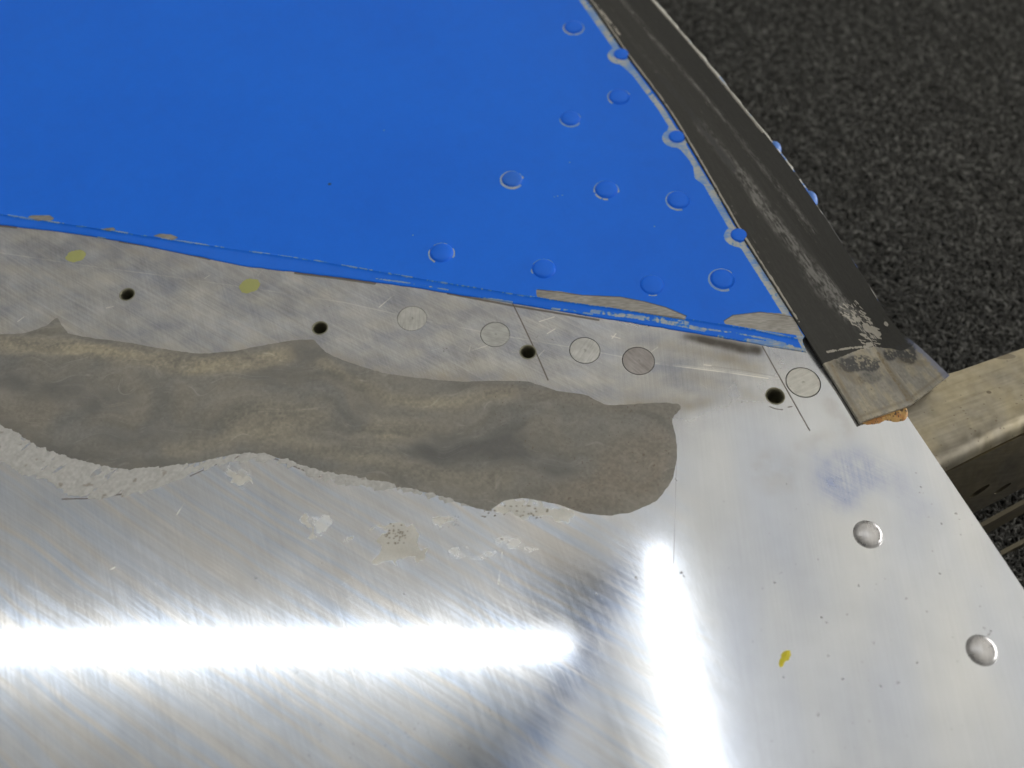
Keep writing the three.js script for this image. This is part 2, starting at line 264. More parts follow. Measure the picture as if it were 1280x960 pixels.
    const b1 = vnoise(x * mm * 3.4, z * mm * 0.06, 6), b2 = vnoise(x * mm * 7, z * mm * 0.12, 7), right = smooth(0.012, 0.045, x + (fbm(x * 80, z * 80, 11, 3) - 0.5) * 0.03);
    const streak = (lerp(s1 * 0.3 + s2 * 0.4 + s4 * 0.3, b1 * 0.4 + b2 * 0.6, right) - 0.5) * (1 - 0.5 * right), big = fbm(x * 45, z * 45, 20, 4) - 0.5, mid = fbm(x * 220, z * 220, 21, 4) - 0.5, fine = hash(i, j, 3) - 0.5;
    const dull = clamp(mDull[k] / 255 * (0.86 + big * 0.5));
    let c = [186, 189, 194];
    c = c.map((q, n) => q + (streak * (20 - 8 * right) + big * 14 + mid * 8) + (s3 - 0.5) * [13, 1, -17][n] * (1 - right) + (fbm(x * 70 + 9, z * 26, 61, 3) - 0.5) * [26, 20, 4][n] * right);
    const rough = smooth(-0.3, 0.3, (s2 + s4 - 1) * 0.55 + mid * 0.3); let r = 0.075 + rough * 0.045 * (1 - right * 0.5) + big * 0.03 + right * 0.02, m = 1, h = 0.5 + (s2 * 0.5 + s4 * 0.5 - 0.5) * (1 - right * 0.8);
    const dm = clamp(fbm(x * 130, z * 260, 31, 4) * 1.5 - 0.3);
    c = mix3(c, mix3([174, 171, 165], [142, 145, 153], dm).map((q) => q + streak * 34 + mid * 34 + fine * 10), dull); r = lerp(r, 0.42 + mid * 0.2, dull); m = lerp(m, 0.72, dull);
    const tan = clamp(mTan[k] / 255 * (0.7 + mid * 2.4)); c = mix3(c, [158, 148, 129], tan * 0.7); r = lerp(r, 0.6, tan); m = lerp(m, 0.45, tan);
    const bl = clamp(mBlack[k] / 255 * (0.9 + mid * 2)); c = mix3(c, [72, 66, 58], bl * 0.85); m = lerp(m, 0.1, bl); r = lerp(r, 0.7, bl);
    const rub = clamp(mBlueRub[k] / 255 * (0.85 + (b1 + s2 - 1) * 0.4 + mid * 1.6 + fine * 0.25)); c = mix3(c, [126, 138, 176], rub * 0.9); m = lerp(m, 0.7, rub); r = lerp(r, 0.4, rub);
    const sq = sample(RB, mSplat, i + (fbm(x * 420, z * 420, 91, 3) - 0.5) * 46, j + (fbm(x * 420, z * 420, 95, 3) - 0.5) * 40), sp = smooth(0.3, 0.7, sq + mid * 1.5 - 0.05) * clamp(sq * 1.1); c = mix3(c, [202, 199, 190].map((q) => q + mid * 40 + fine * 14), sp * 0.85); m = lerp(m, 0.05, sp); r = lerp(r, 0.7, sp); h += sp * 0.4;
    const sd = mSplatDark[k] / 255; c = mix3(c, [104, 96, 80], sd * 0.8); m *= 1 - sd; r = lerp(r, 0.8, sd);
    const p = mPale[k] / 255 * clamp(0.75 + mid * 2.5); c = mix3(c, [226, 222, 210], p * 0.8); r = lerp(r, 0.4, p); h -= p * 0.5;
    const d = mDark[k] / 255; c = mix3(c, [74, 64, 55], d * 0.85); m = lerp(m, 0.15, d); r = lerp(r, 0.75, d); h -= d * 0.5;
    return { c, r, m, h };
  });
  const sheetMaterial = std({ map: maps.color, roughnessMap: maps.data, metalnessMap: maps.data, bumpMap: maps.data, metalness: 1, roughness: 1, bumpScale: 0.0000003 });
  const e1 = at(1140, 529), e2 = at(1280, 737), ed = e2.clone().sub(e1), far = e1.clone().addScaledVector(ed, -1.35), near = e1.clone().addScaledVector(ed, 2.2);
  const holes = [...flushRivets.map(([px, py, w]) => [...xz(px, py), widthAt(px, py, w) / 2]), ...screwHoles.map(([px, py, w]) => [...xz(px, py), widthAt(px, py, w) / 2])];
  const outline = [[-0.22, -0.22], [far.x, far.z - 0.001], [e1.x, e1.z], [e2.x, e2.z], [near.x, near.z], [near.x, 0.06], [-0.22, 0.06]];
  const sheet = part('bare_sheet', planarUV(slab(outline, holes, 0, 0.0012), RB), sheetMaterial, panel, 'bare sanded aluminium sheet');

  // ---- what is in and on the bare sheet
  const rivetMetal = (tone, rough, s) => { const R = region(0, 0.01, 0, 0.01, 128, 128); const mp = bake(R, (i, j) => { const n = fbm(i / 30, j / 30, s, 4) - 0.5, f = fbm(i / 5, j / 40, s + 9, 3) - 0.5; return { c: tone.map((q) => q + n * 36 + f * 26), r: rough + n * 0.25, m: 0.75, h: 0.5 + n * 0.6 + f * 0.3 }; }); return std({ map: mp.color, roughnessMap: mp.data, metalnessMap: mp.data, bumpMap: mp.data, metalness: 1, roughness: 1, bumpScale: 0.000008 }); };
  const flushMat = [[176, 175, 170], [168, 168, 164], [176, 175, 171], [148, 143, 140], [184, 182, 175]].map((t, k) => rivetMetal(t, 0.45, 60 + k * 5));
  flushRivets.forEach(([px, py, w, n]) => {
    const [x, z] = xz(px, py), r = widthAt(px, py, w) / 2, gap = [0.00005, 0.00008, 0.00013, 0.00013, 0.0002][n], R = r - gap;
    const pip = 0.00032, top = [0.00003, 0.00004, 0.00006, 0.00005, 0.00008][n];
    const prof = [[0, -0.00012], [pip * 0.6, -0.0001], [pip, 0], [pip * 1.5, 0.00004], [pip * 2.1, 0], [R * 0.6, 0.00001], [R - 0.00012, 0], [R - 0.00003, -0.00003], [R, -0.0001], [R, -0.001]].map(([a, b]) => new THREE.Vector2(a, b));
    const g = new THREE.LatheGeometry(prof.reverse(), 48); planarUV(g, { x0: -r, x1: r, z0: -r, z1: r });
    const o = part(numbered('flush_rivet'), g, flushMat[n], sheet, n === 3 ? 'flush rivet head with dark mottled face' : undefined); o.position.set(x, top, z); o.rotation.y = n * 1.3;
  });
  const holeWall = std({ color: new THREE.Color(0.22, 0.21, 0.15), roughness: 0.45, metalness: 0.7 });
  for (const [px, py, w] of screwHoles) {
    const [x, z] = xz(px, py), r = widthAt(px, py, w) / 2, prof = [[r + 0.00025, 0.00006], [r + 0.0001, 0.00012], [r - 0.00008, 0.00003]];
    for (let k = 0; k < 9; k++) prof.push([r - 0.0001 - (k % 2) * 0.0003, -0.0002 - k * 0.00042]);
    prof.push([r - 0.0003, -0.006], [0, -0.006]);
    const o = part(numbered('screw_hole'), new THREE.LatheGeometry(prof.map(([a, b]) => new THREE.Vector2(a, b)), 40), holeWall, sheet); o.position.set(x, 0, z);
  }
  const yellow = std({ color: new THREE.Color(0.36, 0.37, 0.14), roughness: 0.8 });
  yellowDots.forEach(([px, py, w], n) => {
    const [x, z] = xz(px, py), r = widthAt(px, py, w) / 2, R = region(x - r * 1.6, x + r * 1.6, z - r * 1.6, z + r * 1.6, 8, 8);
    part(numbered('filled_hole'), relief(R, r / 18, (X, Z) => { const a = (X - x) * (n ? 1 : 0.92) + (Z - z) * 0.15, b = (Z - z) * 1.12, d = Math.hypot(a, b) / r; return 0.00014 * clamp(1.0 - d + (fbm(X * 1500, Z * 1500, 70 + n, 3) - 0.5) * 0.28, -0.3, 0.5) + 0.00002 * (vnoise(X * 6000, Z * 6000, 5) - 0.5); }, 0), yellow, sheet, 'hole filled with yellow-green putty');
  });
  const domeMat = rivetMetal([190, 188, 187], 0.32, 90);
  for (const [px, py, w] of bareRivets) {
    const [x, z] = xz(px, py), r = widthAt(px, py, w) / 2, prof = [[r * 1.07, -0.0001], [r * 1.06, 0.00004], [r * 1.0, 0.0001], [r * 0.985, 0.00035]];
    for (let k = 1; k <= 10; k++) { const a = k / 10 * Math.PI / 2; prof.push([r * 0.97 * Math.cos(a) * (1 - 0.0) + 0, 0.0004 + r * 0.4 * Math.sin(a)]); }
    
    const g = new THREE.LatheGeometry(prof.map(([a, b]) => new THREE.Vector2(Math.max(a, 0), b)), 40); planarUV(g, { x0: -r, x1: r, z0: -r, z1: r });
    part(numbered('dome_rivet'), g, domeMat, sheet).position.set(x, 0, z);
  }
  {
    const [x, z] = xz(981, 822), R = region(x - 0.004, x + 0.004, z - 0.004, z + 0.004, 8, 8);
    part('paint_flake', relief(R, 0.00016, (X, Z) => { const a = X - x, b = Z - z, u = a * 0.6 - b * 0.8, v = a * 0.8 + b * 0.6; return 0.00035 * clamp(0.7 - Math.hypot(u / 0.0026, v / 0.0011) + (fbm(X * 1100, Z * 1100, 77, 3) - 0.5) * 0.9, -0.3, 0.6); }, 0), std({ color: new THREE.Color(0.62, 0.54, 0.03), roughness: 0.6 }), sheet, 'yellow paint flake');
  }

  // ---- filler and its pale crumbly rim
  const RF = region(-0.155, 0.045, -0.13, -0.06, 2048, 716);
  const mTanRim = mask(RF, (c, R) => {
    line(c, R, [[-40, 432], [60, 434], [150, 444], [240, 458], [300, 456], [360, 440]], 4.6, 0, 0.8); line(c, R, [[405, 450], [440, 476], [490, 494], [560, 502], [640, 496]], 3.0, 0, 0.6); blob(c, R, 345, 530, 11, 4, 0.35); blob(c, R, 500, 535, 7, 3.6, 0.3);
    for (let k = 0; k < 260; k++) { const px = 345 + (rnd() + rnd() + rnd() - 1.5) * 75, py = 528 + (rnd() + rnd() + rnd() - 1.5) * 34; line(c, R, [[px, py], [px + 4 * rnd() + 2, py - 3 * rnd()]], 0.35, 0, 0.5); }
    for (let k = 0; k < 90; k++) { const px = 480 + (rnd() + rnd() - 1) * 60, py = 540 + (rnd() + rnd() - 1) * 34; blob(c, R, px, py, 0.6, 0.4, 0.4); }
    line(c, R, [[210, 562], [300, 548], [380, 560], [440, 575], [520, 592], [640, 605]], 3.4, 0, 0.4);
  }, 0.9);
  const mBrown = mask(RF, (c, R) => { blob(c, R, 790, 590, 8, 8, 0.8); blob(c, R, 740, 622, 10, 4, 0.8); blob(c, R, 825, 560, 4, 6, 0.7); line(c, R, [[600, 484], [700, 500], [790, 512], [860, 506]], 2.6, 0, 0.6); blob(c, R, 20, 520, 9, 3, 0.5); }, 1.4);
  const mSoot = mask(RF, (c, R) => { blob(c, R, 388, 436, 5, 2.2, 1); blob(c, R, 345, 470, 8, 2.4, 0.5); blob(c, R, 640, 565, 7, 3.6, 0.9); blob(c, R, 560, 560, 8, 3.8, 0.7); blob(c, R, 700, 590, 3.5, 2.6, 0.5); blob(c, R, 70, 490, 6, 2.4, 0.9); blob(c, R, 15, 484, 4, 2.4, 0.6); blob(c, R, 130, 500, 7, 2.4, 0.8); blob(c, R, 170, 545, 9, 2.6, 0.35); line(c, R, [[0, 530], [60, 560], [120, 576], [170, 584], [220, 578]], 1.8, 0, 0.8); line(c, R, [[420, 470], [480, 500], [430, 520]], 2.4, 0, 0.4); }, 1.0);
  const warp = (x, z) => [fbm(x * 70, z * 70, 201, 3) - 0.5, fbm(x * 70, z * 70, 205, 3) - 0.5];
  const fm = bake(RF, (i, j, x, z) => {
    const [wx, wz] = warp(x, z), I = i + wx * 42, J = j + wz * 42;
    const flow = fbm((x + wx * 0.012) * 90, (z + wz * 0.012) * 420, 210, 4) - 0.5, swirl = fbm((x + wx * 0.02) * 110, (z + wz * 0.02) * 190, 215, 4) - 0.5, grain = fbm(x * 1700, z * 1700, 220, 3) - 0.5, fine = hash(i, j, 9) - 0.5;
    let c = mix3([112, 109, 99], [98, 98, 93], clamp(0.5 + swirl * 1.8)).map((q) => q + flow * 22 + grain * 14 + fine * 7);
    const t = clamp(sample(RF, mTanRim, I, J) * (0.8 + grain * 0.9 + flow * 1.3 + swirl)); c = mix3(c, [140, 132, 110].map((q) => q + grain * 24), t * 0.85);
    const b = clamp(sample(RF, mBrown, I, J) * (0.85 + swirl * 1.8 + grain * 0.6)); c = mix3(c, [118, 110, 96].map((q) => q + grain * 26), b * 0.7);
    const s = clamp(sample(RF, mSoot, I, J) * (0.85 + swirl * 1.5 + grain)); c = mix3(c, [76, 76, 73], s * 0.7);
    const hair = fbm((x + wx * 0.03) * 200, (z + wz * 0.016) * 2600, 233, 2); if (hair > 0.74) c = c.map((q) => q + (hair - 0.74) * 70);
    if (vnoise(x * 2400, z * 2400, 230) > 0.93 && x > -0.01) c = mix3(c, [80, 70, 55], 0.5);
    return { c: [c[0] * 1.18, c[1] * 1.175, c[2] * 1.2], r: 0.62 + swirl * 0.2 - s * 0.1, m: 0, h: 0.5 + grain * 0.5 + flow * 0.2 };
  });
  const fillerMat = std({ map: fm.color, roughnessMap: fm.data, bumpMap: fm.data, roughness: 1, metalness: 0, bumpScale: 0.00006 });
  const fieldAt = (m, x, z) => sample(RB, m, RB.cx(x), RB.cz(z));
  part('filler_patch', relief(RF, 0.0003, (x, z) => {
    const f = fieldAt(mFiller, x, z), wide = fieldAt(mFillerWide, x, z), n = fbm(x * 900, z * 900, 240, 3) - 0.5, e = fbm(x * 260, z * 260, 244, 3) - 0.5;
    return f < 0.06 ? -0.0002 : (f - 0.5 + n * 0.5) * 0.00012 + smooth(0.45, 1, wide) * (0.00038 + e * 0.00018 + n * 0.00002);
  }, 0), fillerMat, sheet, 'smooth grey and tan body filler spread in a wavy band');
  const rm = bake(region(-0.155, 0.045, -0.13, -0.06, 1024, 358), (i, j, x, z) => { const n = fbm(x * 500, z * 700, 250, 4) - 0.5, g = fbm(x * 1800, z * 1800, 252, 3) - 0.5; return { c: mix3([182, 181, 178], [138, 131, 122], 0.65 * smooth(0.2, 0.3, n + g * 0.2)).map((q) => q + g * 30), r: 0.85, m: 0, h: 0.5 + g }; });
  part('filler_residue', relief(RF, 0.00022, (x, z) => {
    const f = fieldAt(mResidue, x, z), n = fbm((x + z * 0.8) * 620, (z - x * 0.25) * 260, 260, 4) - 0.5, g = fbm((x + z * 0.6) * 1300, z * 700, 262, 3) - 0.5;
    return f < 0.1 ? -0.0002 : (f - 0.6 + n * 1.7) * 0.0002 + g * 0.00011;
  }, 0), std({ map: rm.color, bumpMap: rm.data, roughness: 0.85, bumpScale: 0.00005 }), sheet, 'pale crumbly rim below the filler');
}

// ---- blue painted skin, lapped over the bare sheet
const stripL = [[660, -100], [735, 0], [783, 68], [833, 135], [880, 212], [925, 290], [985, 385], [1020, 440], [1048, 484], [1075, 528]];
const stripC = [[700, -113], [772, -8], [825, 58], [879, 123], [934, 200], [984, 274], [1046, 366], [1084, 424], [1109, 464], [1139, 506]];
const stripR = [[718, -116], [800, -18], [858, 48], [917, 119], [978, 195], [1025, 263], [1083, 352], [1119, 407], [1152, 436], [1187, 469]];
const RU = region(-0.2, 0.09, -0.27, -0.1, 2048, 1200);
const bluePaint = (() => {
  const y = BLUE_TOP;
  const strayEdge = (c, R, pts, mm, alpha) => line(c, R, pts, mm, y, alpha);
  const mBare = mask(RU, (c, R) => {
    fillPoly(c, R, [[670, 362], [700, 364], [728, 369], [775, 371], [806, 377], [832, 384], [858, 395], [856, 399], [836, 396], [760, 384], [700, 376], [671, 371]], y);
    fillPoly(c, R, [[905, 401], [916, 394], [950, 390], [980, 392], [993, 397], [1003, 420], [960, 414], [906, 405]], y);
    fillPoly(c, R, [[34, 271], [40, 269], [62, 269], [68, 273], [64, 276], [46, 275]], y); fillPoly(c, R, [[191, 295], [200, 292], [214, 293], [223, 297], [216, 300]], y); fillPoly(c, R, [[128, 286], [142, 284], [145, 288], [134, 288]], y);
  }, 0.12);
  const mCream = mask(RU, (c, R) => {
    // chipped, scraped paint along the strip
    const edge = stripL.map(([a, b]) => [a - 6, b + 2]);
    strayEdge(c, R, edge, 1.7, 1);
    line(c, R, [[735, 2], [752, 28], [768, 52], [772, 64]], 1.3, y, 0.9); line(c, R, [[775, 62], [768, 68], [770, 75], [780, 82], [800, 100], [818, 124]], 1.0, y, 1);
    line(c, R, [[838, 158], [835, 168], [838, 178], [852, 186], [864, 200], [872, 215]], 0.9, y, 1); line(c, R, [[870, 208], [872, 222], [886, 232], [900, 250]], 1.5, y, 0.85); line(c, R, [[914, 288], [912, 298], [918, 306], [935, 312], [955, 340], [985, 388]], 0.9, y, 0.9);
    const ring = (k, parts, mm = 0.55) => { const [px, py, w] = blueRivets[k], [a, b] = R.pt(px, py, y), r = widthAt(px, py, w, y) / 2 * R.ppm * 1.05; c.lineWidth = 1.25 * mm / 1000 * R.ppm; for (const [s, e] of parts) { c.beginPath(); c.arc(a, b, r, s * Math.PI, e * Math.PI); c.stroke(); } };
    ring(0, [[0.1, 0.45], [0.55, 1.2], [1.75, 2.05]]); ring(1, [[0.75, 1.3], [1.55, 1.85]]); ring(2, [[0.2, 1.0], [1.75, 1.9]], 0.45); ring(3, [[0.25, 1.6], [1.75, 1.9]], 0.75); ring(4, [[0.5, 0.85], [0.95, 1.5], [1.8, 2.05]], 0.5); ring(5, [[0.45, 1.15], [1.2, 1.65]], 0.5); ring(6, [[0.7, 1.1], [1.3, 1.6], [1.85, 2.1]], 0.55); ring(7, [[1.2, 1.75], [0.9, 1.0]], 0.4); ring(8, [[1.35, 1.65], [0.4, 0.6]], 0.25); ring(9, [[0.4, 0.75], [0.8, 1.75]], 0.65);
    for (const k of [10, 11, 12]) { const [px, py, w] = blueRivets[k]; blob(c, R, px - 2, py + 1, widthAt(px, py, w, y) * 500 * 1.3, widthAt(px, py, w, y) * 500 * 1.25, 1, 0, y); }
    // white scrapes on the lap edge
    strayEdge(c, R, bandTop.slice(1).map(([a, b]) => [a, b + 0.6]), 0.14, 0.42); for (let k = 0; k < 48; k++) { const u = rnd() * 11, q = 1 + Math.floor(u), f = u % 1, A = bandTop[q], B = bandTop[q + 1] ?? A, e = Math.min(1, f + 0.1 + 0.5 * rnd()); strayEdge(c, R, [[lerp(A[0], B[0], f), lerp(A[1], B[1], f)], [lerp(A[0], B[0], e), lerp(A[1], B[1], e)]], 0.08 + 0.24 * rnd() * rnd(), 0.4 + 0.4 * rnd()); }
    for (const [a, b, d, e, t] of [[50, 289, 130, 297, 0.6], [140, 300, 180, 308, 0.5], [470, 348, 560, 362, 0.35], [590, 371, 640, 377, 0.5], [690, 385, 740, 392, 0.5], [740, 389, 840, 404, 1.0], [770, 394, 860, 404, 0.9], [800, 398, 880, 412, 1.0], [880, 411, 960, 424, 0.5], [900, 420, 1010, 438, 1.1], [960, 425, 1012, 440, 0.9]]) line(c, R, [[a, b], [(a + d) / 2, (b + e) / 2 - 1], [d, e]], t, 0.0006, 0.62);
    for (const [a, b] of [[693, 246], [697, 245], [703, 244], [712, 203], [818, 283], [480, 163], [516, 294], [15, 293]]) blob(c, R, a, b, 0.2, 0.18, 0.9, 0, y);
  });
  const mSpeck = mask(RU, (c, R) => { blob(c, R, 412, 230, 0.4, 0.35, 1, 0, y); line(c, R, [[672, 362], [728, 369], [775, 371], [806, 377], [832, 384], [858, 395]], 0.25, y, 0.7); line(c, R, [[905, 401], [916, 394], [950, 390], [990, 396]], 0.25, y, 0.6); });
  const maps = bake(RU, (i, j, x, z, k) => {
    const big = fbm(x * 30, z * 30, 300, 3) - 0.5, mid = fbm(x * 300, z * 300, 304, 4) - 0.5, fine = fbm(x * 1500, z * 1500, 308, 2) - 0.5, sand = vnoise(x * 900, z * 4200, 310) - 0.5;
    let c = [14 + big * 4 + mid * 3, 110 + big * 8 + mid * 4 + fine * 2, 234 + big * 10 + mid * 6 + fine * 3], r = 0.42 + mid * 0.12, m = 0, h = 0.62 + fine * 0.06 + mid * 0.08;
    const cream = smooth(0.3, 0.7, mCream[k] / 255 + (mid * 1.5 + fine * 0.8 + sand * 0.15) * (mCream[k] > 2 ? 1 : 0)); c = mix3(c, mix3([196, 190, 176], [128, 158, 206], clamp(0.35 + mid * 3 + sand)), cream * 0.92); r = lerp(r, 0.7, cream); h -= cream * 0.12;
    const bare = smooth(0.4, 0.6, mBare[k] / 255); c = mix3(c, [146, 143, 137].map((q) => q + sand * 26 + mid * 26), bare); m = lerp(m, 0.7, bare); r = lerp(r, 0.4, bare); h -= bare * 0.4 - sand * bare * 0.15;
    const s = mSpeck[k] / 255; c = mix3(c, [70, 60, 50], s * 0.8);
    return { c, r, m, h };
  });
  return phys({ map: maps.color, roughnessMap: maps.data, metalnessMap: maps.data, bumpMap: maps.data, metalness: 1, roughness: 1, bumpScale: 0.00007, specularIntensity: 0.55 });
})();
{
  const under = stripC.map(([a, b]) => xz(a, b, BLUE_TOP)).slice(0, 8), edge = bandTop.map(([a, b]) => xz(a, b, BLUE_TOP)), low = bandLow.map(([a, b]) => xz(a, b, 0.0001));
  const outline = [[-0.3, edge[0][1]], ...edge, ...under.slice(0, 7).reverse(), [0.02, -0.42], [-0.3, -0.42]];
  const skin = part('blue_skin', planarUV(slab(outline, [], BLUE_TOP, 0.0009), RU), bluePaint, panel, 'blue painted skin with dome rivets');
  // the rounded, sloping edge of the lap
  const along = (pts, t) => { const k = clamp(t, 0, 0.99999) * (pts.length - 1), i = Math.floor(k), f = k - i; return [lerp(pts[i][0], pts[i + 1][0], f), lerp(pts[i][1], pts[i + 1][1], f)]; };
  const resample = (pts) => { const c = new THREE.CatmullRomCurve3(pts.map(([x, z]) => new THREE.Vector3(x, 0, z)), false, 'centripetal'); return (t) => { const p = c.getPointAt(t); return [p.x, p.z]; }; };
  const eT = (() => { const n = edge.length; return (t) => along(edge, t); })(), eL = resample(low);
  const xOf = (f, x) => { let a = 0, b = 1; for (let k = 0; k < 30; k++) { const m = (a + b) / 2; f(m)[0] < x ? a = m : b = m; } return f((a + b) / 2); };
  const X0 = edge[0][0], X1 = edge[edge.length - 1][0];
  const prof = [[0, 1.0], [0.025, 0.985], [0.06, 0.9], [0.11, 0.76], [0.18, 0.64], [0.4, 0.5], [0.7, 0.33], [0.9, 0.2], [0.97, 0.13], [1, 0.03], [1, -0.1]];
  const g = grid(160, prof.length - 1, (u, v, i, j) => {
    const x = lerp(X0, X1, u), t = xOf(eT, x), l = xOf(eL, x + 0.0008 * u); const [f, h] = prof[j], wob = (fbm(x * 400, 3, 320, 3) - 0.5) * 0.0004 * f;
    return [lerp(t[0], l[0], f), 0.0001 + h * (BLUE_TOP - 0.0001), lerp(t[1], l[1], f) + wob];
  });
  part('lap_edge', planarUV(g, RU), bluePaint, skin);
  const paintTiny = phys({ color: new THREE.Color(0.008, 0.152, 0.82), roughness: 0.42, specularIntensity: 0.5 }), paintScuffed = phys({ color: new THREE.Color(0.014, 0.15, 0.7), roughness: 0.5, specularIntensity: 0.8 });
  blueRivets.forEach(([px, py, w], k) => {
    const y = BLUE_TOP, [x, z] = xz(px, py - 1, y), r = widthAt(px, py, w, y) / 2 * (k > 9 ? 0.8 : 1), H = k === 8 || k > 9 ? 0.18 : 0.24, prof = [[r * 1.05, -0.00004], [r * 1.02, 0.00004], [r * 0.99, 0.00014], [r * 0.96, 0.0003]];
    for (let q = 1; q <= 9; q++) { const a = q / 9 * Math.PI / 2; prof.push([Math.max(0, r * 0.95 * Math.cos(a)), 0.0003 + r * H * Math.sin(a)]); }
    const g = new THREE.LatheGeometry(prof.map(([a, b]) => new THREE.Vector2(a, b)), 36);
    const o = part(numbered('rivet'), g, k === 3 ? paintScuffed : paintTiny, skin); o.position.set(x, y, z);
  });
}

// ---- dark folded edge strip
{
  const N = stripL.length, curve = (pts, ys) => new THREE.CatmullRomCurve3(pts.map(([a, b], i) => at(a, b, ys(i))), false, 'centripetal');
  const cL = curve(stripL, (i) => i < 7 ? 0.00175 : i === 7 ? 0.0016 : 0.0011), cC = curve(stripC, (i) => i < 7 ? 0.0019 : i === 7 ? 0.0015 : 0.0010), cR = curve(stripR, (i) => 0.0045 + 0.0016 * i / (N - 1));
  const T = (s) => 0.0004 + 0.0004 * smooth(0.7, 0.85, s), row = [[0, 0], [0.12, 0], [0.25, 0], [0.36, 0], [0.42, 0], [0.46, 0], [0.49, 0], [0.51, 0], [0.54, 0], [0.58, 0], [0.66, 0], [0.8, 0], [0.92, 0], [1, 0]];
  const pt = (s, t) => {
    const a = cL.getPoint(s), b = cC.getPoint(s), c = cR.getPoint(s), q = t * 2, ctrl = b.clone();
    const straight = t < 0.5 ? a.lerp(b, q) : b.clone().lerp(c, q - 1);
    const near = 1 - clamp(Math.abs(t - 0.5) / 0.1); straight.y += 0.0003 * near * near; return straight;
  };
  const NS = 120, top = grid(row.length - 1, NS, (u, v, i, j) => { const p = pt(j / NS, row[i][0]); return [p.x, p.y, p.z]; });
  { const uv = top.attributes.uv; for (let k = 0; k < uv.count; k++) uv.setXY(k, row[k % row.length][0], Math.floor(k / row.length) / NS); }
  const bottom = grid(row.length - 1, NS, (u, v, i, j) => { const p = pt(j / NS, row[i][0]); return [p.x, p.y - T(j / NS), p.z]; }, true);
  const uvFrom = (g, f) => { const uv = g.attributes.uv; for (let k = 0; k < uv.count; k++) uv.setXY(k, ...f(uv.getX(k), uv.getY(k))); return g; };
  const side = (t, flip) => uvFrom(grid(1, NS, (u, v, i, j) => { const p = pt(j / NS, t); return [p.x, p.y - u * T(j / NS), p.z]; }, flip), (u, v) => [t ? 0.995 : 0.005, v]);
  const end = uvFrom(grid(row.length - 1, 1, (u, v, i, j) => { const p = pt(1, row[i][0]); return [p.x, p.y - j * T(1), p.z]; }), (u, v) => [u, 0.995]);
  const stripGeo = mergeGeometries([top, bottom, side(0, false), side(1, true), end]);
  const W = 512, H = 2048, R = region(0, 1, 0, 1, W, H);
  // s along (row j), t across (column i)
  const m = (draw, blur) => mask(R, draw, blur), P = (c, pts, w, al) => { c.globalAlpha = al; c.lineWidth = w; c.beginPath(); pts.forEach(([t, s], k) => k ? c.lineTo(t * W, s * H) : c.moveTo(t * W, s * H)); c.stroke(); c.globalAlpha = 1; };
  const D = (c, t, s, rt, rs, al) => { c.globalAlpha = al; c.beginPath(); c.ellipse(t * W, s * H, rt * W, rs * H, 0, 0, 7); c.fill(); c.globalAlpha = 1; };
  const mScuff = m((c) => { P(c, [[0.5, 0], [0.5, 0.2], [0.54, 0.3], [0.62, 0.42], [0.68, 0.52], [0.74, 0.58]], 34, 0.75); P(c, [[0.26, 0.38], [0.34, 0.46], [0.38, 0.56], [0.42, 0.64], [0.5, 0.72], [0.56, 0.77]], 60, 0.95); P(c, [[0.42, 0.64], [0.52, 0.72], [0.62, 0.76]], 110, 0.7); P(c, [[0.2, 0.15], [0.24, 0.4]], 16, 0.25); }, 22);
  const mScrape = m((c) => {
    P(c, [[0.02, 0], [0.05, 0.12], [0.03, 0.22], [0.02, 0.5], [0.02, 0.7]], 10, 0.85); P(c, [[0.06, 0.1], [0.1, 0.18]], 22, 0.6); P(c, [[0.99, 0], [0.98, 0.4]], 12, 0.9);
    for (let k = 0; k < 120; k++) { const a = 0.42 + 0.28 * rnd(), s = 0.69 + 0.115 * rnd(); P(c, [[a, s], [a + 0.06 * rnd(), s + 0.008]], 3 + 6 * rnd(), 0.8); }
    P(c, [[0.1, 0.785], [0.3, 0.79], [0.5, 0.80]], 14, 0.7); P(c, [[0.66, 0.785], [0.72, 0.78]], 20, 0.9); D(c, 0.6, 0.755, 0.06, 0.012, 0.9); D(c, 0.68, 0.765, 0.05, 0.01, 0.8); D(c, 0.9, 0.765, 0.03, 0.006, 1);
  }, 3);
  const mMetal = m((c) => { c.beginPath(); [[-0.1, 0.815], [0.15, 0.81], [0.4, 0.80], [0.52, 0.805], [0.72, 0.835], [0.8, 0.86], [0.94, 0.865], [1.1, 0.85], [1.1, 1.1], [-0.1, 1.1]].forEach(([t, s], k) => k ? c.lineTo(t * W, s * H) : c.moveTo(t * W, s * H)); c.fill(); }, 6);
  const mSoot = m((c) => { D(c, 0.28, 0.84, 0.15, 0.024, 1); D(c, 0.4, 0.855, 0.09, 0.02, 1); D(c, 0.16, 0.83, 0.06, 0.02, 0.6); D(c, 0.82, 0.875, 0.1, 0.036, 1); D(c, 0.66, 0.85, 0.1, 0.02, 0.7); D(c, 0.93, 0.86, 0.05, 0.02, 0.9); D(c, 0.32, 0.89, 0.12, 0.02, 0.3); D(c, 0.46, 0.9, 0.03, 0.05, 0.2); P(c, [[0.2, 0.28], [0.3, 0.45]], 40, 0.8); }, 12);
  const mStain = m((c) => { P(c, [[0.52, 0.83], [0.51, 0.9], [0.5, 0.99]], 16, 1); P(c, [[0.53, 0.83], [0.53, 0.99]], 30, 0.6); P(c, [[0.06, 0.82], [0.03, 0.92], [0.02, 1]], 20, 0.5); P(c, [[0.08, 0.82], [0.2, 0.89]], 50, 0.4); P(c, [[0.7, 0.88], [0.9, 0.93]], 40, 0.4); P(c, [[0, 0.985], [1, 0.985]], 14, 0.5); }, 8);
